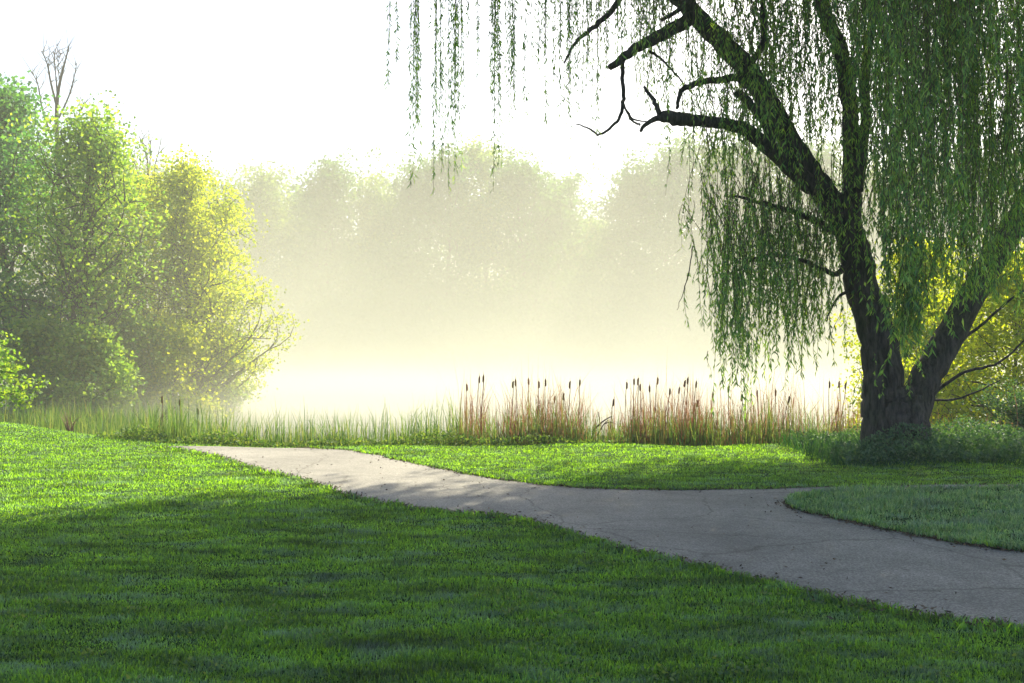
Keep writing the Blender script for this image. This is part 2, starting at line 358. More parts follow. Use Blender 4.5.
# ------------------------------------------------------------------ broadleaf trees
def limb(mb, p, d, L, r, g, bend=.25, up=.15, n=7, k=6):
    pts = [np.array(p, float)]; d = unit(np.array(d, float))
    for i in range(n):
        d = unit(d + g.normal(0, bend / n ** .5, 3) + np.array([0, 0, up / n])); pts.append(pts[-1] + d * L / n)
    pts = np.array(pts); rad = r * (1 - .85 * np.linspace(0, 1, n + 1)) + .002
    mb.tube(pts, rad, k); return pts, rad
def tree(name, base, H, RX, zb, mats, nleaf, leaf, seed, label, cat='tree', group=None, prof='round', twigs=3, limbs=22, lean=(0, 0), tight=.55, r0=None, up=.35, clump_n=None, twr=0):
    """trunk with limbs and sub-branches; crown leaves hang on the sub-branches. zb: crown bottom height above base"""
    g = np.random.default_rng(seed); base = np.array(base, float); root = empty(name, base)
    tag(root, label, cat, group)
    tb = MB(); r0 = r0 or H * .016
    n = 12; t = np.linspace(0, 1, n + 1)
    tp = base + np.stack([lean[0] * t ** 1.3 + .02 * H * np.sin(t * 5 + seed), lean[1] * t + .02 * H * np.sin(t * 4 + seed * 2), t * H * .93], 1)
    tb.tube(tp, r0 * (1 - .9 * t ** .9) * (1 + .5 * np.exp(-t * 18)), 10, ridge=.04, seed=seed)
    C = []; D = []
    for i in range(limbs):
        s = (i + g.uniform(.2, .8)) / limbs
        hz = zb / H + (1 - zb / H) * s * .95
        if prof == 'round': w = math.sin(math.pi * min(1, .12 + s * .9) ** .8) ** .7
        elif prof == 'cone': w = (1 - s) ** .7 * .95 + .1
        else: w = 1 - abs(s - .4) ** 1.5
        w = max(.15, w) * g.uniform(.7, 1.15)
        a = i * 2.4 + g.uniform(-.5, .5); st = max(.05, hz - .12 * w)
        p = np.array([np.interp(st * 1.05, t, tp[:, c]) for c in range(3)])
        d = np.array([math.cos(a), math.sin(a), up + .9 * s])
        Lb = RX * w * 1.3
        pts, rad = limb(tb, p, d, Lb, r0 * .42 * (1 - .6 * s) * (.5 + .5 * w), g, up=.3, bend=.5)
        for m in range(twigs * 2):
            q = g.uniform(.25, 1.0); ip = pts[int(q * (len(pts) - 1))]
            dd = unit(pts[-1] - pts[0]) + g.normal(0, .75, 3) + np.array([0, 0, .15])
            tp2, _ = limb(tb, ip, dd, Lb * g.uniform(.3, .62), max(r0 * .12, twr), g, n=4, k=4, bend=.5)
            for e in range(4):
                C.append(tp2[e + 1] + g.normal(0, .05, 3) * RX); D.append(g.uniform(.2, 1.3) ** 1.5)
        C.append(pts[-1]); D.append(1)
    tb.build('trunk', M[mats[1]] if mats[1] in M else M['bark'], root, smooth=True)
    if nleaf:
        C = np.array(C); D = np.array(D); D = D / D.sum()
        # each sub-branch end carries a handful of loose sprays
        per = 3; cl = np.repeat(C, per, 0) + g.normal(0, 1, (len(C) * per, 3)) * tight * RX * .22 * np.array([1, 1, .7]); Dp = np.repeat(D, per) * g.uniform(.2, 1, len(C) * per); Dp /= Dp.sum()
        idx = g.choice(len(cl), nleaf, p=Dp)
        c = cl[idx] + g.normal(0, 1, (nleaf, 3)) * (leaf * 1.2 + RX * .022) * np.array([1, 1, .6])
        c[:, 2] = np.maximum(c[:, 2], base[2] + .1)
        d = g.normal(size=(nleaf, 3)) + np.array([0, 0, -.2])
        lm = MB(); leaves(lm, c, d, leaf * g.uniform(.6, 1.3, nleaf), leaf * .4 * g.uniform(.7, 1.2, nleaf), g)
        lm.build('crown', M[mats[0]], root)
    return root
def place(px, Y): X = (px - 512) / F * Y; return (X, Y, float(height(X, Y)))
def hgt(px, py, Y): b = place(px, Y); return EYE - (py - HY) / F * Y - b[2]

def bare(top, Y, lines, radpx, seed, label):
    g = np.random.default_rng(seed); b = at(lines[0][0][0], 0, Y); b[2] = float(height(b[0], Y)); root = empty('bare_tree', b); tag(root, label, 'tree', 'trees on the left bank of the pond')
    tb = MB(); lines[0][0] = (lines[0][0][0], HY - (b[2] - EYE) * F / Y)
    for ln, r in zip(lines, radpx):
        yo = g.uniform(-.5, .5) if ln is not lines[0] else 0
        P = smooth_path([at(x, y, Y + yo * i / len(ln)) for i, (x, y) in enumerate(ln)], 4); r_ = r * .7 / F * Y
        tb.tube(P, np.linspace(r_, max(.012, r_ * .16), len(P)), 6)
        n0 = len(P) // 3 if ln is not lines[0] else len(P) * 2 // 3
        for q in range(n0, len(P) - 1):
            for _ in range(2):
                limb(tb, P[q], np.array([g.normal(0, .7), g.normal(0, .7), 1.1]), g.uniform(.4, 1.3), .014, g, n=4, k=3)
    tb.build('trunk', M['bark'], root, smooth=True)
# left group
LG = 'trees on the left bank of the pond'
def T(px, py, Y, wpx, zb, mats, nl, leaf, seed, label, **kw):
    b = place(px, Y); H = hgt(px, py, Y); return tree(kw.pop('name', 'leafy_tree'), b, H, wpx / F * Y, zb, mats, nl, leaf, seed, label, **kw)
T(8, 70, 34, 78, 1.5, ('leaf_green', 'bark'), 20000, .16, 1, 'tall dense dark green tree at the left edge of the bank', group=LG, limbs=44, tight=.7)
T(-75, 60, 36, 80, 2, ('leaf_green', 'bark'), 14000, .14, 2, 'dark green tree cut by the left frame edge, behind the tall dense one', group=LG, limbs=26)
bare((60, 44), 39, [[(60, 330), (59, 200), (56, 130), (57, 95), (62, 70), (68, 47)], [(57, 110), (50, 82), (46, 62), (40, 50)], [(57, 100), (55, 75), (53, 50)], [(58, 118), (68, 96), (73, 78), (76, 62)], [(52, 140), (42, 110), (37, 84), (30, 70)], [(58, 140), (75, 120), (84, 100)], [(60, 84), (57, 66), (60, 52)]], [5, 2, 1.4, 1.6, 1.8, 1.4, .8], 3, 'bare leafless treetop rising behind the dark green tree')
T(86, 100, 32, 86, 1.4, ('leaf_spring', 'bark'), 17000, .13, 4, 'spring green tree with a straight dark trunk showing through its crown', group=LG, limbs=46, up=.6, tight=.6, r0=.22)
bare((152, 140), 41, [[(153, 350), (152, 240), (148, 190), (147, 160), (139, 136)], [(149, 190), (154, 168), (160, 144)], [(148, 175), (150, 155), (150, 140)], [(148, 200), (138, 175), (131, 152)]], [3.5, 1.4, 1, 1.2], 5, 'thin bare tree top poking up between the spring green and yellow trees')
T(138, 170, 37, 90, .9, ('leaf_yellow', 'bark'), 15000, .13, 6, 'yellow-green tree between the spring green tree and the waterside one', group=LG, limbs=36, tight=.6, up=.4)
T(188, 148, 36, 74, 1.0, ('leaf_yellow', 'bark'), 14000, .12, 7, 'airy yellow tree with pointed top, thin trunk in the middle', group=LG, limbs=42, up=.7, prof='cone', tight=.5, r0=.17)
T(208, 188, 38, 58, .6, ('leaf_yellow', 'bark'), 14000, .115, 8, 'spreading yellow tree leaning out over the pond mist', group=LG, limbs=40, lean=(.5, 0), up=.35, prof='wide', tight=.5)
SG = 'shrubs along the left bank'
for px, py, Y, wp, s, lab, mt in [(40, 318, 31, 40, 20, 'rounded green shrub below the tall dark tree', 'leaf_spring'), (85, 330, 30, 38, 21, 'low dense shrub below the straight dark trunk', 'leaf_spring'),
                            (130, 318, 33, 40, 22, 'shadowed green shrub in the middle of the left bank', 'leaf_spring'), (175, 322, 34, 38, 23, 'yellow-green shrub under the pointed yellow tree', 'leaf_yellow'),
                            (218, 326, 38, 30, 24, 'rounded shrub at the water edge, furthest out on the point', 'leaf_spring')]:
    T(px, py, Y, wp, .1, (mt, 'bark'), 8000, .14, s, lab, cat='shrub', name='shrub', group=SG, limbs=18, twigs=2, tight=.7, r0=.06)
T(-26, 340, 21, 42, .3, ('leaf_spring', 'bark'), 6000, .085, 30, 'light green young tree reaching in at the left frame edge', name='young_tree', limbs=18, prof='round', tight=.4, r0=.05)

# far tree line across the pond
FG = 'trees across the pond'
far = [(-60, 150, 104, 60), (10, 168, 108, 55), (90, 170, 106, 50), (170, 182, 110, 46), (225, 188, 106, 34), (262, 172, 104, 34), (300, 196, 112, 36), (330, 162, 103, 36), (372, 180, 108, 36), (405, 174, 104, 34),
       (446, 150, 103, 40), (482, 144, 106, 38), (522, 160, 103, 40), (556, 176, 108, 30), (592, 218, 112, 28), (628, 160, 104, 32), (664, 146, 103, 40), (712, 152, 107, 40),
       (756, 148, 104, 42), (810, 156, 108, 44), (862, 165, 104, 44), (915, 170, 108, 46), (975, 160, 104, 48), (1040, 165, 107, 52), (1110, 160, 105, 55), (-140, 160, 100, 60)]
order = sorted(far)
for n_, (px, py, Y, wp) in enumerate(order):
    light = (n_ * 7) % 3 == 0
    what = ('pale ' if light else 'grey-green ') + 'misty tree in the far row across the pond'
    o_ = ['first', 'second', 'third', 'fourth', 'fifth', 'sixth', 'seventh', 'eighth', 'ninth', 'tenth', 'eleventh', 'twelfth', 'thirteenth', 'fourteenth', 'fifteenth', 'sixteenth', 'seventeenth', 'eighteenth', 'nineteenth', 'twentieth', 'twenty-first', 'twenty-second', 'twenty-third', 'twenty-fourth', 'twenty-fifth', 'twenty-sixth'][n_]
    T(px, py, Y, wp * 1.3, 1.0 + (n_ % 3) * .5, ('leaf_far_light' if light else 'leaf_far', 'bark'), 19000, .36, 50 + n_, what + ', ' + o_ + ' from the left', group=FG, limbs=30, twigs=2, tight=.8, prof='wide')
# understory on the far shore
for n_ in range(14):
    px = -60 + n_ * 88 + (n_ * 37) % 30
    T(px, 268 + (n_ * 29) % 44, 100.5, 70, .1, ('leaf_far', 'bark'), 8000, .34, 90 + n_, 'low misty bush on the far shore, %s from the left' % (['first', 'second', 'third', 'fourth', 'fifth', 'sixth', 'seventh', 'eighth', 'ninth', 'tenth', 'eleventh', 'twelfth', 'thirteenth', 'fourteenth'][n_]),
      cat='bush', name='bush', group='bushes on the far shore', limbs=14, twigs=1, tight=.8, r0=.08)

# right side, behind the willow
T(1010, 262, 23, 95, .2, ('leaf_yellow', 'bark'), 42000, .085, 130, 'bright yellow-green tree behind the right limb of the willow', name='leafy_tree', limbs=44, tight=.6, up=.1)
T(925, 235, 26, 70, .5, ('leaf_yellow', 'bark'), 26000, .09, 131, 'yellow-green tree glowing through the fork of the willow', name='leafy_tree', limbs=36, tight=.6)
T(1030, 415, 17.5, 48, .05, ('groundcover', 'bark'), 6000, .05, 132, 'dark green bush on the bank right of the willow trunk', cat='bush', name='bush', limbs=16, twigs=2, tight=.8, r0=.03)

# ------------------------------------------------------------------ the willow
WY = 15.0
wr = empty('willow_tree', (*gnd(897, 455)[:1], WY, 0.0))
wr.location = ((897 - 512) / F * WY, WY, 0)
tag(wr, 'large weeping willow with forked dark trunk and hanging strands of green leaves', 'tree')
tb = MB()
def wl(pts, radpx, Y=WY, k=14, ridge=.03, seed=1, dY=0, m=6):
    n = len(pts); P = [at(x, y, Y + dY * i / max(1, n - 1)) for i, (x, y) in enumerate(pts)]
    P = smooth_path(P, m); r = np.interp(np.linspace(0, 1, len(P)), np.linspace(0, 1, len(radpx)), radpx) / F * Y
    gg = np.random.default_rng(seed); P[1:-1] += gg.normal(0, .004 + .008 * min(1, radpx[0] / 12), P[1:-1].shape)
    tb.tube(P, r, k, ridge=ridge, seed=seed); return P
wl([(898, 475), (897, 452), (898, 425), (897, 402), (897, 384)], [44, 30, 27, 25, 7], k=48, ridge=.06, seed=3, m=8)
wl([(878, 455), (880, 420), (882, 380), (876, 335), (862, 285), (850, 235), (834, 198)], [18, 19, 19.5, 18, 16, 14, 13.5], k=34, ridge=.05, seed=4, dY=.2)
wl([(916, 455), (914, 415), (922, 385), (940, 352), (966, 306), (990, 265), (1012, 228), (1040, 170), (1062, 60), (1080, -80)], [15, 16, 15, 14.5, 13.5, 13, 12, 11, 9, 5], k=34, ridge=.05, seed=5, dY=.6)
wl([(838, 212), (818, 183), (790, 139), (756, 79), (726, 45), (696, 15), (660, -30), (620, -90), (570, -150)], [14, 12, 11, 10, 10, 9, 8, 6, 3], k=20, seed=7, dY=-.6, Y=WY + .2)
wl([(850, 240), (852, 180), (850, 112), (842, 56), (824, 7), (808, -60), (800, -160), (790, -250)], [12, 9, 8, 7.5, 7, 6, 5, 2], k=18, seed=8, dY=.8, Y=WY + .2)
wl([(858, 190), (866, 120), (866, 67), (878, -10), (890, -110), (905, -240)], [6, 5, 5, 5, 4, 2], k=10, seed=9, dY=2)
wl([(812, 186), (790, 166), (771, 150), (749, 131), (726, 123), (700, 121), (678, 119), (661, 115)], [9, 8, 7.5, 6.5, 5.5, 5.5, 6.5, 5], k=16, seed=10, dY=-1.2, Y=WY)
wl([(663, 117), (650, 121), (640, 131)], [3.5, 2.4, 1.5], k=8, seed=11, Y=13.8)
wl([(660, 114), (654, 100), (644, 86)], [3, 2.2, 1.4], k=8, seed=12, Y=13.8)
wl([(640, 125), (630, 118), (622, 100)], [1.2, 1, .5], k=6, seed=13, Y=13.8)
wl([(774, 152), (768, 128), (754, 108), (736, 91)], [6, 5, 4.5, 4], k=12, seed=14, Y=WY - .4)
wl([(748, 84), (737, 77), (722, 79), (707, 81), (688, 86), (680, 92), (677, 108)], [5, 4, 3.5, 3.2, 2.8, 2.2, 1.6], k=10, seed=15, Y=WY - .2, dY=-.6)
wl([(692, 17), (668, 31), (647, 42), (628, 53), (610, 67)], [7, 6.5, 5.5, 4.5, 3], k=12, seed=16, Y=WY - .5, dY=-.8)
wl([(623, 57), (623, 82), (623, 105), (617, 121), (600, 134), (588, 128), (576, 124)], [2.3, 2, 2, 1.6, 1.2, .9, .6], k=7, seed=17, Y=14)
wl([(624, 104), (632, 118), (650, 122)], [1.2, 1, .6], k=6, seed=18, Y=14)
wl([(700, -8), (680, 8), (661, 20)], [3, 2.4, 1.8], k=8, seed=19, Y=14.2)
wl([(634, -20), (619, 0), (600, 22), (576, 42), (564, 63)], [3.4, 3, 2.6, 1.8, .8], k=8, seed=20, Y=13.5)
wl([(650, 50), (665, 62), (683, 82)], [1.6, 1.2, .8], k=6, seed=21, Y=14.4)
wl([(752, 62), (764, 38), (762, 0), (758, -60)], [3.4, 3, 2.6, 1.2], k=8, seed=22, Y=WY)
wl([(848, 262), (836, 274), (820, 268), (798, 259), (767, 255), (748, 262)], [4, 2.6, 2.2, 1.9, 1.6, .7], k=8, seed=23, Y=WY, dY=-.5)
wl([(850, 290), (836, 300), (826, 322)], [2, 1.2, .5], k=6, seed=24, Y=WY)
wl([(835, 232), (800, 214), (770, 205), (735, 196)], [4, 3, 2.4, 1], k=8, seed=25, Y=WY, dY=-.4)
wl([(693, 246), (687, 280), (677, 310)], [.6, .5, .25], k=5, seed=26, Y=13.5)
wl([(930, 372), (950, 345), (975, 330), (1010, 300), (1040, 280)], [3, 2, 1.6, 1.2, .8], k=6, seed=27, Y=WY + .4)
wl([(935, 392), (965, 372), (1000, 362), (1034, 330)], [2, 1.6, 1.2, .8], k=6, seed=28, Y=WY + .3)
wl([(925, 400), (960, 398), (1000, 380)], [1.4, 1.1, .6], k=6, seed=29, Y=WY + .3)
# high boughs above the frame that carry the strands
gb = np.random.default_rng(77)
for a in range(26):
    th = a * 2.4; rr = gb.uniform(3.5, 8); c = np.array([6.2, 14.5, 9.0])
    e = c + np.array([math.cos(th) * rr, math.sin(th) * rr * .85, gb.uniform(.5, 3.5)])
    if e[1] < 7.5: e[1] = 7.5
    s_ = at(gb.uniform(780, 1010), -40 - gb.uniform(0, 120), WY + gb.uniform(-.5, 1.5)); mid = (s_ + e) / 2 + np.array([0, 0, gb.uniform(.6, 1.6)])
    lim = 1.6 + .36 * e[1] + .3
    e[2] = max(e[2], lim); mid[2] = max(mid[2], 1.6 + .36 * mid[1] + .3)
    tb.tube(smooth_path([s_, mid, e], 6), np.linspace(.09, .015, 13), 6)
tb.build('trunk', M['willow_bark'], wr, smooth=True)

lm = MB(); tw = MB(); g = np.random.default_rng(21)
def strand(X, Y, zt, zb, dens=26, L=.115, W=.0098, sway=.30, fade=0, side=True):
    if zt - zb < .15: return
    n = max(4, int((zt - zb) / .35)); t = np.linspace(0, 1, n + 1); s1, s2 = g.uniform(0, 6, 2)
    ox, oy = g.normal(0, .35, 2) * min(1, (zt - zb) / 3)
    P = np.stack([X + ox * (1 - t) ** 3 + sway * .35 * np.sin(t * 3 + s1) * t, Y + oy * (1 - t) ** 3 + sway * .35 * np.sin(t * 2.4 + s2) * t, zt + (zb - zt) * t], 1)
    tw.tube(P, np.linspace(.006, .002, n + 1), 3, cap=False)
    m = int((zt - zb) * dens); q = g.uniform(0, 1, m) ** .85
    if fade: q = q[g.uniform(0, 1, m) < .45 + .55 * np.sin(q * 9 + s1) ** 2]; m = len(q)
    c = np.stack([np.interp(q, t, P[:, a]) for a in range(3)], 1)
    if zt - zb > 1.2 and side and g.uniform() < .55:
        k0 = g.uniform(.15, .7); p0 = np.array([np.interp(k0, t, P[:, a]) for a in range(3)]); th = g.uniform(0, 6.3); r0 = g.uniform(.12, .4); hh = min(p0[2] - zb, g.uniform(.5, 1.5))
        if hh > .3: strand(p0[0] + math.cos(th) * r0, p0[1] + math.sin(th) * r0, p0[2] - r0 * .5, p0[2] - hh, dens, L, W, sway, fade, False)
    a = g.uniform(0, 2 * np.pi, m); sp = g.uniform(.15, 1.15, m) * g.uniform(.6, 1.15)
    d = np.stack([np.cos(a) * sp, np.sin(a) * sp, -np.ones(m)], 1)
    leaves(lm, c, d, L * g.uniform(.55, 1.15, m) * (.8 + .35 * q), W * g.uniform(.7, 1.2, m), g)
def band(px0, px1, t0, t1, b0, b1, Y0, Y1, ncl, ns, spread=.16, **kw):
    for _ in range(ncl):
        px = g.uniform(px0, px1); Y = g.uniform(Y0, Y1); top = g.uniform(t0, t1); bot = g.uniform(b0, b1)
        c = at(px, 0, Y)
        for _ in range(ns):
            zt = at(0, top + g.uniform(-25, 25), Y)[2]; zb = at(0, bot - abs(g.normal(0, .28)) * max(0, bot - top), Y)[2]
            strand(c[0] + g.normal(0, spread), Y + g.normal(0, spread), zt, zb, **kw)
# dense right mass
band(858, 1075, -200, -40, 60, 260, 11.5, 17.5, 74, 8)
band(880, 1060, -60, 80, 200, 315, 12.5, 16.5, 42, 5)
band(885, 960, 60, 160, 250, 335, 11.8, 13.5, 12, 4, L=.12, W=.012)
band(985, 1060, 0, 150, 215, 310, 12.5, 15.5, 14, 5)
band(925, 1015, 150, 230, 270, 335, 12.6, 13.8, 12, 5)
band(885, 925, 200, 290, 330, 380, 12.6, 13.4, 9, 6, L=.13, W=.014, spread=.08)
band(955, 962, 270, 290, 330, 345, 12.8, 13, 1, 3, L=.13, W=.012, spread=.05)
# middle
band(640, 860, -240, -20, 20, 150, 12.5, 18.5, 62, 4, dens=22)
band(720, 860, -60, 100, 90, 225, 13, 17, 46, 4)
band(640, 770, -80, 60, 80, 190, 13.5, 18.5, 22, 3, dens=15, fade=1)
band(648, 712, 20, 120, 200, 262, 13.5, 15, 6, 3, dens=20, fade=1)
# the curtain left of the trunk
band(708, 765, 165, 240, 330, 425, 13.6, 15.8, 19, 4, spread=.12)
band(765, 812, 165, 240, 300, 400, 13.6, 15.8, 18, 5, spread=.12)
band(806, 850, 170, 260, 250, 385, 14, 16, 8, 4, spread=.10)
band(700, 850, 150, 210, 230, 320, 13.5, 16.5, 30, 4, dens=22)
band(828, 884, 160, 230, 200, 300, 13.6, 14.5, 7, 3)
# small leafy sprays on the trunk
band(862, 930, 350, 375, 378, 420, 14.2, 14.5, 4, 2, L=.07, spread=.05, dens=30)
# sparse strands to the left
cols_ = [(394, 70, 3), (393, 95, 2), (417, 128, 9), (419, 165, 3), (415, 185, 2), (435, 190, 3), (438, 165, 2), (436, 120, 5), (440, 92, 3), (457, 130, 10), (461, 108, 6), (452, 193, 3), (455, 165, 2), (478, 55, 3), (478, 86, 1),
         (495, 108, 9), (492, 85, 5), (498, 193, 3), (499, 160, 1), (511, 112, 8), (508, 80, 5), (523, 122, 2), (530, 60, 4), (544, 128, 3), (541, 75, 6), (548, 45, 4), (563, 112, 7), (567, 162, 2), (558, 70, 5), (570, 100, 6), (580, 112, 7), (590, 78, 7),
         (596, 150, 3), (602, 92, 7), (612, 76, 7), (622, 70, 6), (632, 62, 6), (640, 95, 4), (600, 40, 9), (570, 35, 9), (645, 60, 6), (468, 40, 3)]
for px, by, ns in cols_:
    Y = 12.5 + g.uniform(-1, 3.5); c = at(px, 0, Y)
    for s in range(ns):
        zb = at(0, by - (abs(g.normal(0, 26)) if s else 0), Y)[2]
        strand(c[0] + g.normal(0, .035), Y + g.normal(0, .25), at(0, -230 + g.uniform(-40, 60), Y)[2], zb, dens=20, L=.10, W=.008, sway=.07, fade=0, side=False)
# crown above the frame: shades the foreground
for _ in range(1340):
    th = g.uniform(0, 2 * np.pi); rr = math.sqrt(g.uniform(0, 1)) * 10
    X = 6.2 + rr * .87 * math.cos(th); Y = 14.5 + rr * .87 * math.sin(th)
    lim = 1.6 + .352 * Y + .15
    top = min(14, 13.6 - (rr / 10) ** 2 * 2.6) + g.uniform(-.8, .6); bot = max(lim, top - g.uniform(2, 5))
    if _ > 880: Y = g.uniform(15, 27.5); X = g.uniform(2.5 + max(0, Y - 21.5) * 1.0, 15); rr = 1; lim = 1.6 + .352 * Y + .15; bot = max(lim, 13 - g.uniform(2, 4)); top = max(top, bot + 2)
    elif _ > 700: X = g.uniform(-2.2, 3.4); Y = 14.5 + 8.5 * math.sqrt(max(0, 1 - ((X - 6.2) / 8.7) ** 2)) * g.uniform(-.3, 1); lim = 1.6 + .352 * Y + .15; bot = max(lim, top - g.uniform(2, 5)); rr = 0
    elif _ > 480: X += 3.3; Y += 4.5; lim = 1.6 + .352 * Y + .15; bot = max(lim, top - g.uniform(2, 5))
    if X / Y < -.13: bot = max(bot, lim + .3)
    if top - bot < .8: top = bot + 1.6
    for s in range(5):
        strand(X + g.normal(0, .35), Y + g.normal(0, .35), top + g.uniform(-.3, .3), bot + abs(g.normal(0, .5)), dens=(14 if X < 6 or Y > 18 else 6), L=.19, W=(.03 if X < 6 else .026))
tw.build('hanging_twigs', M['willow_twig'], wr)
lm.build('crown', M['willow_leaf'], wr)

# ------------------------------------------------------------------ reeds and cattails
g = np.random.default_rng(31)
heads = [(467, 384, 0), (479.5, 376, -3), (483.5, 375, -2), (513, 381, -3), (515.5, 379, 1), (528.5, 378, 0), (539, 381, 0), (545.5, 379, 1), (555, 396, -6), (563.5, 393, -3), (570, 381, -4), (580, 379, -3), (614, 399, -28),
         (627, 382, -2), (634, 378, 0), (638, 378, -1), (640, 384, 1), (649.5, 385, 0), (655.5, 407, -35), (658, 377.5, -5), (670, 388, -3), (679.5, 387, -7), (685, 380, -6), (688, 377, -5), (696.5, 381, -6), (698, 400, -8),
         (713, 392, -3), (728, 386, 2), (742, 394, -4), (757, 390, 1), (775.5, 389, 0), (790, 396, -14), (829.5, 381, 0), (838, 407, -16), (839, 381, -2), (846, 382, -9), (162, 396, 0), (180, 399, -2), (198, 408, 2)]
def reedband(name, px0, px1, Ylo, Yhi, n, hlo, hhi, wlo, whi, mat, label, cat, lean=.25, clump=None, hf=None, lo_ok=True):
    X0, X1 = (px0 - 512) / F * Ylo, (px1 - 512) / F * Ylo
    X = g.uniform(X0, X1, n)
    if clump:
        hx = (np.array([q[0] for q in heads if 460 < q[0] < 860]) - 512) / F * 17.8; k = g.uniform(0, 1, n) < .8
        X = np.where(k, hx[g.integers(0, len(hx), n)] + g.normal(0, .08, n), X)
    Yy = bank(X) + g.uniform(Ylo, Yhi, n) - 16.0 if Ylo < 25 else g.uniform(Ylo, Yhi, n)
    H = (hlo + (hhi - hlo) * g.uniform(0, 1, n) ** 1.6) * (1 + .2 * np.sin(X * 2.1 + 1) * np.sin(X * .9) + .22 * np.sin(X * 9 + Yy * 5) * np.sin(X * 5.3))
    if hf is not None: H = H * hf(X)
    mb = MB(); blades(mb, X, Yy, H, g.uniform(wlo, whi, n), np.where(g.uniform(0, 1, n) < .12, g.uniform(.5, 1.1, n), g.uniform(0, lean, n) ** 1.3), g)
    return tag(mb.build(name, mat), label, cat, kind='stuff')
reedband('reeds', 90, 900, 16.6, 19.6, 21000, .3, .95, .0035, .008, M['reed_green'], 'green reeds lining the near pond bank', 'reeds', .5)
reedband('marsh_grass', -250, 260, 19.0, 30, 22000, .3, .85, .005, .011, M['reed_green'], 'pale green marsh grass on the left bank', 'marsh grass', .5)
reedband('dry_reeds', 455, 850, 16.8, 19.2, 8500, .35, 1.5, .003, .0065, M['reed_dry'], 'russet dry reeds standing among the cattails', 'reeds', .45, clump=3.2,
         hf=lambda X: 1.0 + 0 * X)
reedband('dry_reeds', 830, 1100, 17.0, 19.5, 900, .5, 1.1, .005, .010, M['reed_dry'], 'thin brown reeds behind the willow trunk', 'reeds', .45)
# leafy low weeds along the lawn lip on the left
def weeds(name, px0, px1, Y0, Y1, n, hh, leaf, mat, label, cat, bankrel=True):
    X = ((px0 - 512) + (px1 - px0) * g.beta(1, 1.5 if bankrel else 1, n)) / F * 16; Yy = g.uniform(Y0, Y1, n) + (bank(X) - 16 if bankrel else 0)
    bumpy = .55 + .45 * np.sin(X * 2.6 + np.sin(Yy * 2) * 1.5) * np.sin(Yy * 1.9 + X)
    z = height(X, Yy) + g.uniform(0, 1, n) ** .7 * hh * np.clip(bumpy, .2, 1)
    d = g.normal(size=(n, 3)) + np.array([0, 0, .8]); mb = MB()
    leaves(mb, np.stack([X, Yy, z], 1), d, leaf * g.uniform(.6, 1.3, n), leaf * .3 * g.uniform(.7, 1.2, n), g)
    return tag(mb.build(name, mat), label, cat, kind='stuff')
weeds('weeds', 40, 640, 16.2, 17.4, 12000, .26, .055, M['weed'], 'leafy yellow-green weeds along the lawn edge', 'weeds')
weeds('groundcover', 795, 1200, 13.5, 16.6, 34000, .5, .05, M['groundcover'], 'dark green ground cover around the willow trunk', 'ground cover', False)
X = g.uniform(4.3, 11, 7000); Yy = g.uniform(13.45, 16.6, 7000)
mb = MB(); blades(mb, X, Yy, g.uniform(.12, .42, 7000) * np.clip(.3 + (Yy - 13.3) * .6, .3, 1), g.uniform(.004, .008, 7000), g.uniform(.2, 1, 7000), g)
tag(mb.build('rough_grass', M['rough_grass']), 'long rough grass growing around the foot of the willow', 'grass', kind='stuff')

# each cattail: stalk with leaves, and its seed head
heads.sort()
ordn = ['first', 'second', 'third', 'fourth', 'fifth', 'sixth', 'seventh', 'eighth', 'ninth', 'tenth', 'eleventh', 'twelfth', 'thirteenth', 'fourteenth', 'fifteenth', 'sixteenth', 'seventeenth', 'eighteenth', 'nineteenth', 'twentieth', 'twenty-first', 'twenty-second', 'twenty-third', 'twenty-fourth', 'twenty-fifth', 'twenty-sixth', 'twenty-seventh', 'twenty-eighth', 'twenty-ninth', 'thirtieth']
clusters = [(0, 300, 'by the left end of the path'), (300, 600, 'along the bank above the path'), (600, 705, 'in the russet clump'), (705, 805, 'under the willow curtain'), (805, 900, 'beside the willow trunk')]
cnt = {}
def cattail_meshes(H, seed):
    g = np.random.default_rng(seed); st = MB()
    t = np.linspace(0, 1, 7); st.tube(np.stack([.015 * np.sin(t * 3 + seed), 0 * t, t * H], 1), np.linspace(.010, .006, 7), 5)
    for k in range(5):
        a = g.uniform(0, 6.3); h = H * g.uniform(.35, .7); l = g.uniform(.08, .3); m = 6; tt = np.linspace(0, 1, m)
        c = np.stack([np.cos(a) * l * tt ** 2, np.sin(a) * l * tt ** 2, h * tt * (1 - .12 * tt)], 1)
        s = np.array([-math.sin(a), math.cos(a), 0]) * .008; wv = (1 - tt ** 2)[:, None] + .05
        v = np.stack([c - s * wv, c + s * wv], 1).reshape(-1, 3)
        st.add(v, [(2 * i, 2 * i + 1, 2 * i + 3, 2 * i + 2) for i in range(m - 1)])
    return st
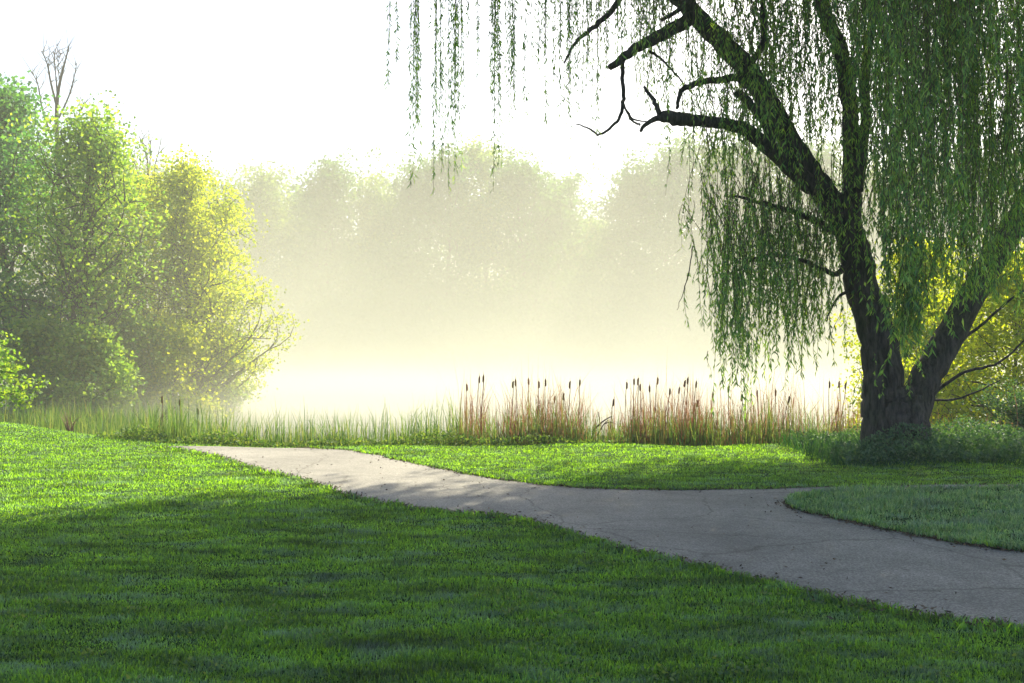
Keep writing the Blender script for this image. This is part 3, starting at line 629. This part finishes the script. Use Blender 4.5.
for n_, (px, py, tilt) in enumerate(heads):
    Y = 17.3 + (n_ * 0.618 % 1) * 1.6
    if px < 300: Y += 1.0
    hd = at(px, py, Y); H0 = .0
    gx = hd[0] + math.tan(R(tilt)) * -1 * 0
    top = hd[2]; a = R(tilt)
    zg = float(height(hd[0], Y)) - .02
    broken = abs(tilt) > 20
    bx = hd[0] - (top - zg) * math.tan(R(-tilt if not broken else 8)) * (1 if not broken else 1)
    Lt = math.hypot(top - zg, hd[0] - bx); ang = math.atan2(hd[0] - bx, top - zg)
    c_ = next(i for i, c in enumerate(clusters) if c[0] <= px < c[1]); cnt[c_] = cnt.get(c_, 0) + 1
    adj = 'broken' if broken else ('leaning' if abs(tilt) >= 5 else ('short' if py > 391 else 'tall'))
    root = empty('cattail', (bx, Y, zg)); root.rotation_euler = (0, ang, 0)
    tag(root, '%s brown cattail %s, %s one from its left end' % (adj, clusters[c_][2], ordn[cnt[c_] - 1]), 'cattail', 'cattails along the pond bank')
    st = cattail_meshes(Lt, 200 + n_); mi = root.matrix_basis.copy()
    so_ = st.build('stalk', M['stalk']); so_.parent = root
    sh = MB(); hl = .13
    z = np.array([Lt - hl, Lt - hl + .02, Lt - .03, Lt - .005]); tip = .09
    pts = np.stack([0 * z, 0 * z, z], 1); sh.tube(pts, [.008, .017, .017, .006], 8)
    sh.tube(np.array([[0, 0, Lt - .01], [0, 0, Lt + tip * .6]]), [.004, .0015], 4)
    s2 = sh.build('seed_head', M['seed_head']); s2.parent = root
    if broken: 
        s2.location = (0, 0, 0)
# dead branch lodged in the reeds
db = MB(); gd = np.random.default_rng(8)
for a, b, r in [((592, 432), (612, 416), .02), ((597, 436), (608, 420), .015), ((604, 424), (616, 424), .01), ((600, 426), (598, 412), .01)]:
    db.tube(smooth_path([at(*a, 17.2), at((a[0] + b[0]) / 2, (a[1] + b[1]) / 2 - 2, 17.2), at(*b, 17.1)], 4), np.linspace(r, r * .3, 9), 6)
tag(db.build('dead_branch', M['bark']), 'dark dead branch caught among the russet reeds', 'branch')
# dark reddish stems and a dry weed on the left
for n_, (px, lab) in enumerate([(70, 'small reddish brown dead weed in the pale marsh grass'), (150, 'dark twiggy stems sticking out left of the weedy post'), (196, 'dark upright dead stem at the left end of the path')]):
    mb = MB(); gd = np.random.default_rng(60 + n_); Y = 18.6 if n_ else 20.5; b = np.array(place(px, Y)); 
    for k in range(16 if n_ != 2 else 7):
        a = gd.uniform(-1, 1) * (.7 if n_ != 2 else .12); h = gd.uniform(.3, .75) * (1 if n_ else .7) * (1.5 if n_ == 2 else 1)
        mb.tube(smooth_path([b + [gd.normal(0, .05), 0, 0], b + [a * h * .4, gd.normal(0, .05), h * .6], b + [a * h, gd.normal(0, .1), h]], 3), np.linspace(.010, .003, 7), 4)
    tag(mb.build('dead_weed', M['stalk'] if n_ == 0 else M['bark']), lab, 'weed')

# ------------------------------------------------------------------ air
def boxm(x0, x1, y0, y1, z0, z1):
    mb = MB(); v = [(x, y, z) for z in (z0, z1) for x, y in ((x0, y0), (x1, y0), (x1, y1), (x0, y1))]
    mb.add(v, [(3, 2, 1, 0), (4, 5, 6, 7), (0, 1, 5, 4), (1, 2, 6, 5), (2, 3, 7, 6), (3, 0, 4, 7)]); return mb
tag(boxm(-151, 151, -41, 171, -3.2, 25).build('haze', vol_mat('haze_air', HAZE_D, (.8, .79, .75), .15)), 'pale morning haze filling the air', 'haze', kind='stuff')
# mist lying on the pond, thinning with height
def mist_mat():
    m, n, o = newmat('pond_mist'); v = n.nodes.new('ShaderNodeVolumePrincipled')
    v.inputs['Color'].default_value = (.76, .75, .66, 1); v.inputs['Anisotropy'].default_value = .1
    g_ = n.nodes.new('ShaderNodeNewGeometry'); sx = n.nodes.new('ShaderNodeSeparateXYZ'); n.links.new(g_.outputs['Position'], sx.inputs[0])
    def mth(op, a, b=None):
        x = n.nodes.new('ShaderNodeMath'); x.operation = op
        for k_, q_ in enumerate((a, b)):
            if q_ is None: continue
            if isinstance(q_, (int, float)): x.inputs[k_].default_value = q_
            else: n.links.new(q_, x.inputs[k_])
        return x.outputs[0]
    t = noise(n, .07, 2, .5, wpos(n, (1, 1, 2.2)))
    zz = mth('MULTIPLY', mth('ADD', sx.outputs[2], .8), -1 / MIST_H)
    e = mth('EXPONENT', zz)
    low = mth('MULTIPLY', mth('EXPONENT', mth('MULTIPLY', mth('ADD', sx.outputs[2], .8), -1 / .6)), 3.2)
    d = mth('MULTIPLY', mth('MULTIPLY', mth('ADD', e, low), mth('ADD', mth('MULTIPLY', t.outputs[0], 1.6), .2)), MIST_D)
    cf = mth('MINIMUM', mth('EXPONENT', mth('MULTIPLY', mth('ADD', sx.outputs[2], .8), -1 / .8)), 1.0)  # sunlit brightness put into the colour: mist whitens towards the water
    n.links.new(mixc(n, cf, (.755, .785, .685), (1, 1, .95)), v.inputs['Color'])
    n.links.new(d, v.inputs['Density']); n.links.new(v.outputs[0], o.inputs['Volume']); return m
tag(boxm(-70, 110, 27, 150, -2.2, 22).build('mist', mist_mat()), 'bright mist rising from the pond', 'mist', kind='stuff')
